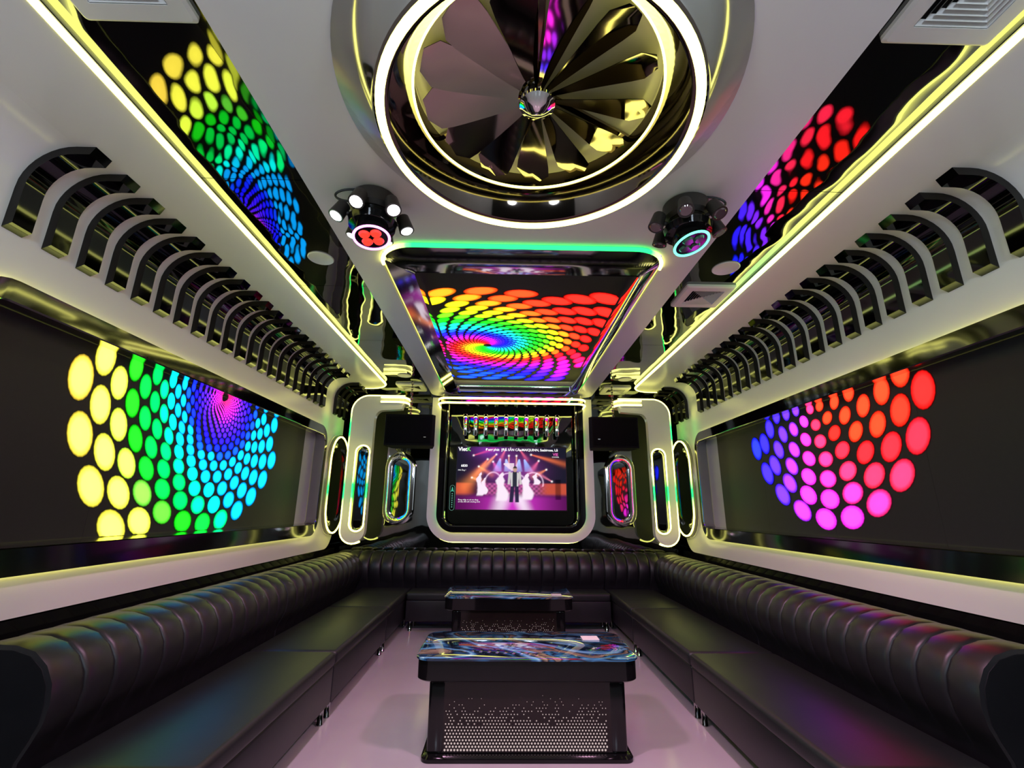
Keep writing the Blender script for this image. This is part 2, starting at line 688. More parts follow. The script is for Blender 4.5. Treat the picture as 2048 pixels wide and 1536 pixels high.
def dot_mesh(name, dots, rect, fr, w, parent, gain=1.0, n=18):
    """dots: (u, v, tangent angle, half length, half width, colour); soft-edged ellipses clipped to rect"""
    v, f, cols = [], [], []
    u0, u1, v0, v1 = rect
    cl = lambda a, b: fr(min(u1, max(u0, a)), min(v1, max(v0, b)), w)
    for (u, q, ang, a, b, c) in dots:
        if u < u0 or u > u1 or q < v0 or q > v1:
            continue
        s = len(v)
        v.append(cl(u, q)); cols.append(tuple(x * gain for x in c))
        for k, (sc, g) in enumerate(((0.76, 0.92), (0.95, 0.42), (1.16, 0.0))):
            for i in range(n):
                t = 2 * pi * i / n
                du, dv = sc * a * cos(t), sc * b * sin(t)
                v.append(cl(u + du * cos(ang) - dv * sin(ang), q + du * sin(ang) + dv * cos(ang)))
                cols.append(tuple(x * gain * g for x in c))
        for i in range(n):
            j = (i + 1) % n
            f.append((s, s + 1 + i, s + 1 + j))
            for k in range(2):
                o = s + 1 + k * n
                f.append((o + i, o + n + i, o + n + j, o + j))
    me = bpy.data.meshes.new(name)
    me.from_pydata(v, [], f)
    glow_attr(me, cols)
    return finish(name, me, DOTS, parent)


def left_dots():
    out = []
    N = 27
    cy_, cz = 3.899, 2.282
    hue_r = [(0.05, 322), (0.12, 305), (0.25, 268), (0.40, 240), (0.50, 212), (0.60, 190), (0.71, 165), (0.83, 146), (0.95, 136),
             (1.03, 108), (1.12, 66), (1.24, 54), (1.38, 46)]
    for k in range(0, 30):
        off = 0.5 * (k % 2)
        for j in range(-2, N):
            th = radians(-171.5) + 2 * pi * (j + off) / N
            d = math.degrees(th)
            if d > 12:
                continue
            dl = 0.105 + 0.042 * smooth(-155, -85, d)      # rings spread out towards the bottom
            r = 1.375 * exp(-dl * k)
            rm = interp(d, [(-125, 1.42), (-70, 1.18), (-20, 1.03), (20, 1.0)])
            if r > rm:
                continue
            h = interp(r, hue_r) + interp(d, [(-172, 0), (-115, 10), (-88, 30), (-60, 95), (-20, 110)]) * smooth(0.45, 0.8, r)
            h = min(h, 325) if r < 0.5 else min(h, 192)
            t = r * 2 * pi / N
            s = interp(h, [(46, 0.50), (60, 0.48), (85, 0.55), (120, 0.78), (150, 0.92), (185, 0.88), (240, 0.82), (300, 0.72), (330, 0.66)])
            c = hsv(h, s, 1.0 if h < 80 else (0.84 if h < 160 else 0.92))
            out.append((cy_ + r * cos(th), cz + r * sin(th), th + pi / 2, t * 0.365, r * dl * 0.49, c))
    return out


def right_dots():
    out = []
    cy_, cz = 3.73, 2.36
    rings = [(1.03, 0.290, 0.076), (0.872, 0.262, 0.070), (0.715, 0.232, 0.063), (0.560, 0.205, 0.057), (0.410, 0.178, 0.052),
             (0.270, 0.150, 0.045), (0.140, 0.120, 0.040)]
    for k, (r, sp, hw) in enumerate(rings):
        N = max(5, round(2 * pi * r / sp))
        a0 = -167.0 + (180.0 / N if k % 2 else 0.0)
        for j in range(-1, N):
            th = radians(a0) + 2 * pi * j / N
            d = math.degrees(th)
            if d > 16 or d < -200:
                continue
            h = interp(d, [(-175, 365), (-150, 352), (-125, 335), (-100, 306), (-75, 290), (-50, 258), (-25, 238), (0, 226)])
            h += (1.03 - r) * 62 * (1 if d < -60 else 0.7)
            h = min(h, 371)
            c = hsv(h, interp(h, [(225, 0.80), (260, 0.72), (300, 0.66), (340, 0.70), (365, 0.80)]), 1.0)
            out.append((cy_ + r * cos(th), cz + r * sin(th), th + pi / 2, sp * 0.38, hw, c))
    return out


def ceil_dots():
    out = []
    N, dl = 24, 0.100
    cx_, cy_ = -0.182, 4.74
    g = [(0.05, -50), (0.2, 0), (0.4, 95), (0.6, 165), (0.8, 232), (1.0, 256), (1.3, 282), (1.6, 300)]
    for k in range(0, 36):
        r = 1.58 * exp(-dl * k)
        off = 0.5 * (k % 2)
        for j in range(N):
            th = 2 * pi * (j + off) / N - 0.25 * log(r) + 0.05
            u, q = cx_ + r * cos(th), cy_ + r * sin(th)
            if q < 3.43 or q > 6.12:
                continue
            d = (math.degrees(th) + 180) % 360 - 90
            re = math.hypot(r * cos(th) * 0.76, r * sin(th))
            h = 300 - d - interp(re, g)
            t = r * 2 * pi / N
            lo = interp(d - 90, [(-180, -400), (-145, -150), (-122, 42), (-95, 27), (-60, 4), (10, 0), (45, -70), (75, -138), (120, -140), (150, -400)])
            h = max(h, lo)
            c = hsv(h, 0.80, 1.0)
            out.append((u, q, th + pi / 2 - 0.2, t * 0.385, r * dl * 0.52, c))
    return out


def wall_screen(side, dots, label):
    sg = -1 if side == 'left' else 1
    X = (XL if side == 'left' else XR) + sg * 0.10
    t = empty('led_screen', (X, 3.8, 1.2), label, 'screen')
    a, b = sorted((X, X + sg * 0.05))
    # four cabinets of dark face plus a blank pale strip at the far end
    yy = [1.88, 2.80, 3.72, 4.64, 5.56]
    for y0, y1 in zip(yy[:-1], yy[1:]):
        box('display_panel', a, b, y0, y1 - 0.001, 1.19, 2.30, SCREENOFF, t)
    box('blank_panel', a, b, 5.561, 5.88, 1.19, 2.30, SCREENBLANK, t)
    dot_mesh('dot_picture', dots, (1.95, 5.55, 1.205, 2.295), FR_YZ, X - sg * 0.002, t, 1.25)
    return t


wall_screen('left', left_dots(), 'wall screen showing yellow, green and blue dots beside the long black sofa')
wall_screen('right', right_dots(), 'wall screen showing red, pink and violet dots beside the long black sofa')

# ------------------------------------------------------------------ ceiling screen
t = empty('ceiling_screen', (0.16, 4.5, ZP), 'rainbow spiral screen sunk into the white ceiling panel', 'screen')
s_ = SCR_IN
o1 = rrect(s_['x0'] + 0.002, s_['x1'] - 0.002, s_['y0'] + 0.002, s_['y1'] - 0.002, 0.24, 10)
o2 = rrect(s_['x0'] + 0.02, s_['x1'] - 0.02, s_['y0'] + 0.02, s_['y1'] - 0.02, 0.23, 10)
ZD = 3.115                       # face of the sunken display
i1 = rrect(-0.665, 0.985, 3.03, 6.44, 0.03, 10)
i2 = rrect(-0.652, 0.972, 3.05, 6.43, 0.02, 10)
loft('mirror_reveal', [[(p[0], p[1], ZP + 0.012) for p in o1], [(p[0], p[1], ZP + 0.004) for p in o2],
                       [(p[0], p[1], ZP + 0.06) for p in i1], [(p[0], p[1], ZD) for p in i2]],
     mat('satin_steel', (0.66, 0.66, 0.66), 0.07, metal=1.0, var=0.03), t)
box('display_panel', -0.652, 0.972, 3.05, 6.17, ZD, ZD + 0.03, SCREENOFF, t)
box('blank_panel', -0.652, 0.972, 6.171, 6.43, ZD, ZD + 0.03, SCREENBLANK, t)
dot_mesh('dot_picture', ceil_dots(), (-0.640, 0.96, 3.38, 6.12), FR_XY, ZD - 0.002, t, 1.1)
# green strip at the near edge, dim yellow along the sides
o3 = rrect(s_['x0'] + 0.012, s_['x1'] - 0.012, s_['y0'] + 0.012, s_['y1'] - 0.02, 0.235, 10)
nearp = [p for p in o3[:22]]
near = [(p[0], p[1], ZP - 0.011) for p in nearp]


def near_col(p):
    tt = 1 - (abs(p[0] - 0.12) - 0.80) / 0.12
    if p[0] < 0:
        tt = 1 - (abs(p[0] - 0.12) - 0.72) / 0.14
    return mixc(LED_Y, LED_G, tt)


led('led_strip', near, 0.013, t, near_col)
for x in (s_['x0'] + 0.014, s_['x1'] - 0.014):
    led('led_strip', [(x, s_['y0'] + 0.27, ZP + 0.006), (x, s_['y1'] - 0.3, ZP + 0.006)], 0.006, t,
        lambda p: tuple(0.22 * c for c in green_band([5.75], 0.12, axis=1, soft=0.3)(p)))

# ------------------------------------------------------------------ turbine fan
FC = (CX, 1.50, 0.0)
t = empty('ceiling_fan', (FC[0], FC[1], 2.83), 'big round chrome turbine fan with two glowing rings on the ceiling', 'fan')
lathe('drum', [(0.79, 2.985), (0.785, 2.972), (0.64, 2.842), (0.632, 2.832)], FC, CHROME_D, t, 96, cap=False)
lathe('rim', [(0.632, 2.832), (0.622, 2.824), (0.59, 2.824), (0.575, 2.83), (0.50, 2.962), (0.50, 3.05)], FC, mat('brown_mirror', (0.13, 0.105, 0.09), 0.06, metal=1.0, bump=0.05, bscale=5.0), t, 96, cap=False)
led('led_ring', [(FC[0] + 0.606 * cos(2 * pi * i / 96), FC[1] + 0.606 * sin(2 * pi * i / 96), 2.822) for i in range(96)],
    0.017, t, closed=True)
led('led_ring', [(FC[0] + 0.496 * cos(2 * pi * i / 96), FC[1] + 0.496 * sin(2 * pi * i / 96), 2.966) for i in range(96)],
    0.006, t, closed=True)
lathe('backing_disc', [(0.0, 3.055), (0.505, 3.055), (0.505, 3.07), (0.0, 3.07)], FC,
      mat('cream_gloss', (0.62, 0.58, 0.47), 0.2, var=0.04), t, 64)
NB = 13
blade_me = None
for i in range(NB):
    if blade_me is None:
        v, f = [], []
        K = 9
        for k in range(K):
            s = k / (K - 1)
            r = 0.055 + 0.415 * s
            hw = 0.016 + 0.080 * s ** 0.9
            if s > 0.8:
                hw *= sqrt(max(0.0, 1 - ((s - 0.8) / 0.22) ** 2))
            tw = radians(30 - 14 * s)
            for q in (-1, 0, 1):
                bow = 0.010 * (1 - q * q) * s
                v.append((r, q * hw * cos(tw), 2.995 + q * hw * sin(tw) + bow))
        for k in range(K - 1):
            for q in range(2):
                a = k * 3 + q
                f.append((a, a + 1, a + 4, a + 3))
        blade_me = bpy.data.meshes.new('blade')
        nv = len(v)
        v2 = v + [(p[0], p[1], p[2] + 0.003) for p in v]
        f2 = f + [tuple(nv + q for q in reversed(ff)) for ff in f]
        blade_me.from_pydata(v2, [], f2)
        blade_me.materials.append(BRONZE)
        for p in blade_me.polygons:
            p.use_smooth = True
    o = bpy.data.objects.new('blade', blade_me)
    COL.objects.link(o)
    o.parent = t
    o.location = (0, 0, -2.83)
    o.rotation_euler = (0, 0, 2 * pi * i / NB + 0.1)
lathe('hub', [(0.0, 2.93), (0.028, 2.935), (0.060, 2.955), (0.072, 2.962), (0.075, 2.972), (0.066, 2.98), (0.066, 3.054)],
      FC, CHROME, t, 32)
for k in range(3):
    a = 0.5 + 2 * pi * k / 3
    box_ = bmesh.new()
    bm_box(box_, 0.06, 0.50, -0.012, 0.012, 3.035, 3.05)
    bmesh.ops.rotate(box_, verts=box_.verts, cent=(0, 0, 0), matrix=Matrix.Rotation(a, 3, 'Z'))
    bmesh.ops.translate(box_, verts=box_.verts, vec=(FC[0], FC[1], 0))
    from_bm('strut', box_, BRONZE, t)


# ------------------------------------------------------------------ stage lights, with an added pair for fill
def frame_from(d):
    d = d.normalized()
    a = Vector((0, 0, 1)) if abs(d.z) < 0.9 else Vector((0, 1, 0))
    x = a.cross(d).normalized()
    return x, d.cross(x), d


def cyl_vf(c, d, r0, r1, L, n=20):
    x, y, d = frame_from(Vector(d))
    c = Vector(c)
    v = [c + x * (r0 * cos(2 * pi * i / n)) + y * (r0 * sin(2 * pi * i / n)) for i in range(n)]
    v += [c + d * L + x * (r1 * cos(2 * pi * i / n)) + y * (r1 * sin(2 * pi * i / n)) for i in range(n)]
    f = [(i, (i + 1) % n, n + (i + 1) % n, n + i) for i in range(n)] + [tuple(range(n)), tuple(range(n, 2 * n))]
    return v, f


def cyl(name, c, d, r0, r1, L, m, parent, n=20):
    v, f = cyl_vf(c, d, r0, r1, L, n)
    return from_vf(name, v, f, m, parent, True)


def stage_light(x, y, label, tilt, ring_c, ring_s, lens_m, lamp_on, yaw):
    zc = ZP if y > 0 else ZM
    t = empty('stage_light', (x, y, zc), label, 'stage light')
    lathe('base', [(0.105, zc - 0.001), (0.118, zc - 0.012), (0.118, zc - 0.085), (0.10, zc - 0.105)], (x, y, 0), BLACKSATIN, t, 32)
    lathe('body', [(0.07, zc - 0.105), (0.105, zc - 0.115), (0.125, zc - 0.150), (0.118, zc - 0.185), (0.08, zc - 0.20)],
          (x, y, 0), BLACKGLOSS, t, 32)
    # swivelling round head with a glowing ring and four lenses
    d = Vector(tilt).normalized()
    c = Vector((x, y, zc - 0.20))
    head = cyl('head', c - d * 0.03, d, 0.075, 0.098, 0.075, BLACKGLOSS, t, 28)
    f0 = c + d * 0.046
    ax, ay, _ = frame_from(d)
    me_p = [f0 + ax * (0.090 * cos(2 * pi * i / 32)) + ay * (0.090 * sin(2 * pi * i / 32)) for i in range(32)]
    v, f = tube_vf(me_p, 0.007, True, 6)
    from_vf('light_ring', v, f, emit('ring_' + lens_m, ring_c, ring_s), head, True)
    for k in range(4):
        a = pi / 4 + k * pi / 2
        p = f0 + ax * (0.041 * cos(a)) + ay * (0.041 * sin(a))
        lm = emit('lens_' + lens_m, (1.0, 0.04, 0.02), 1.2) if lens_m == 'red' else mat('lens_off', (0.05, 0.09, 0.07), 0.08, spec=0.8)
        cyl('lens', p - d * 0.002, d, 0.030, 0.022, 0.012, lm, head, 16)
    # small lamps on short arms round the body
    for k in range(6):
        a = yaw + 2 * pi * k / 6
        out = Vector((cos(a), sin(a), 0))
        pc = Vector((x, y, zc - 0.125)) + out * 0.165
        dd = (out * 0.40 + Vector((0, -0.10, -1.0))).normalized()
        h = cyl('lamp', pc - dd * 0.045, dd, 0.034, 0.040, 0.085, BLACKSATIN, t, 18)
        lit = lamp_on
        lm2 = emit('lamp_white', (1.0, 0.97, 1.0), 9.0) if lit else mat('lamp_glass_off', (0.09, 0.05, 0.06), 0.05, spec=0.9)
        v, f = cyl_vf(pc + dd * 0.0395, dd, 0.032, 0.026, 0.006, 16)
        o = from_vf('lamp_lens', v, f, lm2, h, True)
        cyl('arm', Vector((x, y, zc - 0.13)) + out * 0.10, out, 0.012, 0.012, 0.04, BLACKSATIN, h, 10)
    # looped power cable at the side
    sg = -1 if x < 0 else 1
    pth = []
    for i in range(15):
        a = -0.3 + 3.6 * i / 14
        pth.append((x + sg * (0.095 + 0.085 * sin(a)), y - 0.075, zc - 0.045 + 0.036 * cos(a)))
    tube('cable', pth, 0.006, CABLE, t, n=6)
    return t


stage_light(-0.70, 2.12, 'black stage light with bright white lamps and a red face ringed in pink', (0.10, -0.12, -1.0),
            (1.0, 0.25, 0.85), 3.2, 'red', True, 0.35)
stage_light(0.965, 2.12, 'black stage light with unlit lamps and a green glowing ring', (0.22, -0.16, -0.96),
            (0.12, 1.0, 0.55), 2.6, 'green', False, 0.1)
stage_light(-0.70, -0.80, 'black stage-light housing added for fill behind the viewer on the yellow-green screen side', (0.10, 0.5, -1.0),
            (1.0, 0.25, 0.85), 3.2, 'red', True, 0.35)  # unseen fitting, added to go with a fill point
stage_light(0.965, -0.80, 'black stage-light housing added for fill behind the viewer on the red-pink screen side', (-0.10, 0.5, -0.96),
            (1.0, 0.25, 0.85), 3.2, 'red', True, 0.1)  # its unseen partner, likewise added for fill


# ------------------------------------------------------------------ vents, round ceiling discs
def air_vent(x0, x1, y0, y1, label, thick=0.026):
    z1 = ZM - 0.001
    z0 = z1 - thick
    t = empty('air_vent', ((x0 + x1) / 2, (y0 + y1) / 2, z0), label, 'vent', 'square ceiling air vents')
    a = 0.055
    outer = rrect(x0, x1, y0, y1, 0.012, 3)
    inner = rrect(x0 + a, x1 - a, y0 + a, y1 - a, 0.004, 3)
    lip = rrect(x0 - 0.012, x1 + 0.012, y0 - 0.012, y1 + 0.012, 0.014, 3)
    loft('frame', [[(p[0], p[1], z1) for p in lip], [(p[0], p[1], z0 + 0.010) for p in lip], [(p[0], p[1], z0) for p in outer],
                   [(p[0], p[1], z0) for p in inner], [(p[0], p[1], z0 + 0.022) for p in inner]], VENTM, t, smooth=False)
    box('backing', x0 + a - 0.002, x1 - a + 0.002, y0 + a - 0.002, y1 - a + 0.002, z1 - 0.006, z1 - 0.001, BLACKMATTE, t)
    n = 7
    w = (x1 - x0 - 2 * a) / 2
    for i in range(n):
        s = w * (1 - (i + 0.15) / n)
        s2 = s - w / n * 0.55
        cx_, cy_ = (x0 + x1) / 2, (y0 + y1) / 2
        k = (y1 - y0 - 2 * a) / (x1 - x0 - 2 * a)
        r0 = [(-s, -s * k), (s, -s * k), (s, s * k), (-s, s * k)]
        r1 = [(-s2, -s2 * k), (s2, -s2 * k), (s2, s2 * k), (-s2, s2 * k)]
        loft('slat', [[(cx_ + p[0], cy_ + p[1], z0 + 0.002) for p in r0], [(cx_ + p[0], cy_ + p[1], z0 + 0.017) for p in r1],
                      [(cx_ + p[0] * 0.985, cy_ + p[1] * 0.985, z0 + 0.019) for p in r1],
                      [(cx_ + p[0] * 0.985, cy_ + p[1] * 0.985, z0 + 0.004) for p in r0],
                      [(cx_ + p[0], cy_ + p[1], z0 + 0.002) for p in r0]], VENTM, t, smooth=False)


air_vent(-1.505, -1.125, 0.89, 1.27, 'near air vent at the upper corner above the yellow-green screen')
air_vent(1.385, 1.765, 0.89, 1.27, 'near air vent at the upper corner above the red-pink screen')
air_vent(1.42, 1.785, 3.21, 3.56, 'middle air vent beyond the green-ringed stage light')
air_vent(-1.50, -1.14, 6.24, 6.60, 'far air vent above the speaker on the yellow-green screen side')
air_vent(1.44, 1.80, 6.28, 6.64, 'far air vent above the speaker on the red-pink screen side')


def disc(x, y, r, label):
    o = lathe('ceiling_speaker', [(r, ZM - 0.001), (r, ZM - 0.004), (r * 0.95, ZM - 0.008), (r * 0.90, ZM - 0.006), (0.0, ZM - 0.007)],
              (x, y, 0), VENTM, None, 40)
    tag(o, label, 'speaker', 'round white ceiling speakers')


disc(-1.30, 2.92, 0.088, 'round white ceiling disc beside the red-faced stage light')
disc(1.592, 2.95, 0.095, 'round white ceiling disc beside the green-ringed stage light')
disc(-1.31, 5.85, 0.092, 'small far round ceiling disc above the speaker on the yellow-green screen side')
disc(1.62, 5.88, 0.092, 'small far round ceiling disc above the speaker on the red-pink screen side')

# ------------------------------------------------------------------ television
TX0, TX1, TZ0, TZ1, TY = -0.650, 0.905, 1.368, 2.250, 6.545
tv = empty('television', (0.128, TY, TZ0), 'wide television showing a singer on a pink-lit stage', 'television')
box('cabinet', TX0, TX1, TY, TY + 0.045, TZ0, TZ1, BLACKSATIN, tv, 0.006)
box('wall_bracket', -0.2, 0.45, TY + 0.046, FY + 0.119, 1.55, 2.05, BLACKMATTE, tv)


def tv_picture():
    """stage picture; u to the right, v upwards, both 0..1"""
    beams = [(0.36, 0.88, 0.08, 0.36, (0.95, 0.30, 0.05), 0.05), (0.28, 0.80, 0.16, 0.52, (0.8, 0.16, 0.03), 0.03),
             (0.44, 0.95, 0.40, 0.80, (0.9, 0.15, 0.15), 0.015), (0.58, 0.95, 0.64, 0.80, (0.9, 0.12, 0.2), 0.015),
             (0.68, 0.88, 0.99, 0.73, (0.95, 0.18, 0.03), 0.022), (0.75, 0.78, 0.67, 0.58, (0.8, 0.12, 0.25), 0.03),
             (0.82, 0.64, 0.70, 0.52, (0.9, 0.25, 0.05), 0.02), (0.20, 0.68, 0.32, 0.55, (0.9, 0.22, 0.05), 0.02),
             (0.14, 0.50, 0.24, 0.44, (0.95, 0.3, 0.1), 0.02), (0.87, 0.45, 0.74, 0.58, (0.8, 0.2, 0.3), 0.012),
             (0.15, 0.86, 0.34, 0.97, (0.7, 0.05, 0.1), 0.012), (0.33, 0.76, 0.38, 0.60, (0.7, 0.1, 0.35), 0.03),
             (0.475, 0.86, 0.475, 0.66, (0.95, 0.45, 0.2), 0.006), (0.545, 0.86, 0.545, 0.66, (0.95, 0.45, 0.2), 0.006)]
    cones = [(0.395, 0.80, 0.37, 0.60, (0.25, 0.45, 1.0)), (0.45, 0.79, 0.47, 0.60, (0.35, 0.6, 1.0)),
             (0.57, 0.79, 0.56, 0.60, (0.3, 0.6, 1.0)), (0.62, 0.79, 0.66, 0.60, (0.25, 0.5, 1.0))]
    figs = [(0.410, 0.30, 0.075, 0.14, 0.58), (0.640, 0.32, 0.070, 0.16, 0.57), (0.215, 0.30, 0.045, 0.22, 0.58),
            (0.255, 0.34, 0.03, 0.24, 0.50), (0.725, 0.44, 0.04, 0.40, 0.58)]

    def seg(u, v, x0, y0, x1, y1):
        dx, dy = x1 - x0, (y1 - y0) * 0.57
        px, py = u - x0, (v - y0) * 0.57
        L2 = dx * dx + dy * dy
        t_ = max(0, min(1, (px * dx + py * dy) / L2))
        return t_, math.hypot(px - dx * t_, py - dy * t_)

    def col(u, v):
        c = [0.010, 0.011, 0.022]
        # violet haze above the stage
        hz = exp(-((u - 0.5) / 0.24) ** 2 - ((v - 0.62) / 0.25) ** 2)
        c = [c[0] + 0.22 * hz, c[1] + 0.03 * hz, c[2] + 0.26 * hz]
        hz = exp(-((u - 0.30) / 0.15) ** 2 - ((v - 0.95) / 0.12) ** 2)
        c = [c[0] + 0.18 * hz, c[1] + 0.02 * hz, c[2] + 0.30 * hz]
        # red stage blocks left and right
        if 0.20 < v < 0.43:
            e = smooth(0.20, 0.26, v) * smooth(0.43, 0.40, v)
            l = smooth(0.20, 0.06, u) + smooth(0.72, 0.84, u)
            c = [c[0] + 0.55 * l * e, c[1] + 0.07 * l * e, c[2] + 0.02 * l * e]
            m_ = smooth(0.16, 0.26, u) * smooth(0.84, 0.70, u)
            st = 0.6 + 0.4 * sin(u * 140) * sin(v * 90)
            c = [c[0] + 0.55 * m_ * e * st, c[1] + 0.10 * m_ * e * st, c[2] + 0.30 * m_ * e * st]
        # pink floor
        fl = smooth(0.28, 0.16, v)
        w_ = exp(-((u - 0.52) / 0.30) ** 2)
        p = [0.62, 0.04, 0.55]
        q = [0.98, 0.80, 0.98]
        s = smooth(0.12, 0.0, abs(u - 0.38 - 0.2 * v)) + smooth(0.10, 0.0, abs(u - 0.63 + 0.25 * v))
        fc = [a + (b - a) * min(1, s * w_) for a, b in zip(p, q)]
        dk = 0.10 + 0.90 * w_
        c = [a * (1 - fl) + b * fl * dk for a, b in zip(c, fc)]
        # white arches behind the dancers
        for (ax, ay, ar, br) in ((0.335, 0.42, 0.075, 0.17), (0.70, 0.42, 0.09, 0.17), (0.50, 0.44, 0.13, 0.14)):
            rr = math.hypot((u - ax) / ar, (v - ay) / br)
            if v > ay - 0.05:
                g_ = exp(-((rr - 1) / 0.07) ** 2) * 0.55
                c = [c[0] + g_, c[1] + 0.75 * g_, c[2] + 0.95 * g_]
        for (x0, y0, x1, y1, bc, wd_) in beams:
            t_, d_ = seg(u, v, x0, y0, x1, y1)
            w2 = 0.004 + wd_ * t_
            g_ = exp(-(d_ / w2) ** 2) * (1 - 0.65 * t_)
            c = [a + b * g_ for a, b in zip(c, bc)]
            hd = exp(-((u - x0) ** 2 + ((v - y0) * 0.57) ** 2) / 0.00006)
            c = [a + hd for a in c]
        for (x0, y0, x1, y1, bc) in cones:
            t_, d_ = seg(u, v, x0, y0, x1, y1)
            g_ = smooth(0.012 + 0.04 * t_, 0.004 + 0.02 * t_, d_) * (1 - 0.7 * t_) if y1 < v <= y0 + 0.02 else 0
            c = [a + b * g_ for a, b in zip(c, bc)]
        # pale dancers
        for (fx, fy, fw, b0, t0) in figs:
            vv = (v - b0) / (t0 - b0)
            if -0.05 < vv < 1.05:
                wv = fw * interp(vv, [(0, 0.7), (0.25, 0.8), (0.55, 0.42), (0.72, 0.6), (0.82, 0.35), (0.86, 0.22), (0.93, 0.3), (1.0, 0.12)])
                g_ = smooth(wv * 1.15, wv * 0.7, abs(u - fx - 0.012 * sin(vv * 7))) * smooth(-0.05, 0.05, vv) * smooth(1.05, 0.97, vv)
                c = [a * (1 - g_) + b * g_ for a, b in zip(c, (0.95, 0.80, 0.93))]
        # raised white cloth beside the singer
        g_ = 1 if 0.43 < u < 0.525 and 0.62 < v < 0.74 and (v - 0.62) > 1.3 * (0.50 - u) else 0
        c = [a * (1 - g_ * 0.8) + b * 0.8 * g_ for a, b in zip(c, (0.95, 0.75, 0.85))]
        # singer in a dark suit at the centre
        leg = 0
        for sx, tx in ((0.512, 0.500), (0.548, 0.553)):
            k_ = (0.38 - v) / 0.25
            if 0.12 < v < 0.40:
                cxl = sx + (tx - sx) * k_
                leg = max(leg, smooth(0.021, 0.014, abs(u - cxl)))
        c = [a * (1 - leg) + b * leg for a, b in zip(c, (0.03, 0.02, 0.06))]
        if 0.37 < v < 0.60:
            k_ = (v - 0.37) / 0.23
            wv = interp(k_, [(0, 0.034), (0.4, 0.036), (0.85, 0.044), (1, 0.016)])
            g_ = smooth(wv * 1.1, wv * 0.9, abs(u - 0.530))
            sc_ = (0.62, 0.60, 0.60) if abs(u - 0.530) > 0.018 else (0.03, 0.03, 0.05)
            c = [a * (1 - g_) + b * g_ for a, b in zip(c, sc_)]
            for sx in (-1, 1):
                ar = smooth(0.013, 0.008, abs(u - 0.530 - sx * (0.055 - 0.010 * k_))) if v > 0.40 else 0
                c = [a * (1 - ar) + b * ar for a, b in zip(c, (0.60, 0.56, 0.56))]
        hd = math.hypot((u - 0.533) / 0.020, (v - 0.645) / 0.05)
        g_ = smooth(1.1, 0.85, hd)
        hc = (0.55, 0.32, 0.26) if v < 0.655 else (0.06, 0.04, 0.04)
        c = [a * (1 - g_) + b * g_ for a, b in zip(c, hc)]
        # dark camera silhouette on the right edge
        if u > 0.88 and 0.16 < v < 0.48:
            g_ = smooth(0.035, 0.015, abs(u - 0.925)) * 0.6
            c = [a * (1 - g_) for a in c]
        return [min(1.4, a) for a in c]

    NX, NY = 230, 132
    v, f, cols = [], [], []
    x0, x1, z0, z1 = TX0 + 0.012, TX1 - 0.012, TZ0 + 0.014, TZ1 - 0.010
    for j in range(NY + 1):
        for i in range(NX + 1):
            u, w = i / NX, j / NY
            v.append((x0 + (x1 - x0) * u, TY - 0.0008, z0 + (z1 - z0) * w))
            cols.append(col(u, w))
    for j in range(NY):
        for i in range(NX):
            a = j * (NX + 1) + i
            f.append((a, a + 1, a + NX + 2, a + NX + 1))
    me = bpy.data.meshes.new('picture')
    me.from_pydata(v, [], f)
    glow_attr(me, cols)
    return finish('picture', me, TVM, tv)


pic = tv_picture()


def text(name, s, x, z, size, m, parent, y, align='LEFT', bold=0.0):
    cu = bpy.data.curves.new(name, 'FONT')
    cu.body = s
    cu.size = size
    cu.align_x = align
    cu.offset = bold
    cu.resolution_u = 3
    tmp = bpy.data.objects.new(name + '_tmp', cu)
    COL.objects.link(tmp)
    dg = bpy.context.evaluated_depsgraph_get()
    me = bpy.data.meshes.new_from_object(tmp.evaluated_get(dg))
    bpy.data.objects.remove(tmp)
    for vv in me.vertices:
        a, b = vv.co.x, vv.co.y
        vv.co = (x + a, y, z + b)
    me.materials.clear()
    return finish(name, me, m, parent)


TXT = emit('text_white', (1, 1, 1), 1.0)
TXG = emit('text_green', (0.15, 0.75, 0.12), 1.0)
TXP = emit('text_pink', (0.75, 0.1, 0.45), 1.0)
ty = TY - 0.002
text('caption', 'Viet', TX0 + 0.025, TZ1 - 0.068, 0.075, TXT, pic, ty, bold=0.002)
text('caption', 'K', TX0 + 0.148, TZ1 - 0.068, 0.075, TXG, pic, ty, bold=0.002)
text('caption', 'Đang phát  [ĐÃ SẴN CÀ -MAIQUINN, Saabirose, Lả', TX0 + 0.41, TZ1 - 0.062, 0.047, TXT, pic, ty, bold=0.001)
text('caption', '6830', TX0 + 0.115, TZ1 - 0.29, 0.045, TXT, pic, ty, 'CENTER', bold=0.001)
text('caption', 'Mời Ông ?', TX0 + 0.03, TZ1 - 0.345, 0.026, TXT, pic, ty)
text('caption', 'Đang nhập và cài em đang', TX0 + 0.045, TZ0 + 0.135, 0.026, TXT, pic, ty)
text('caption', 'có tiêu đề mới chương trình', TX0 + 0.045, TZ0 + 0.108, 0.026, TXT, pic, ty)
text('caption', 'VIE', TX1 - 0.155, TZ1 - 0.125, 0.055, TXP, pic, ty, 'CENTER', bold=0.001)
text('caption', 'CHANNEL', TX1 - 0.155, TZ1 - 0.150, 0.022, TXT, pic, ty, 'CENTER')

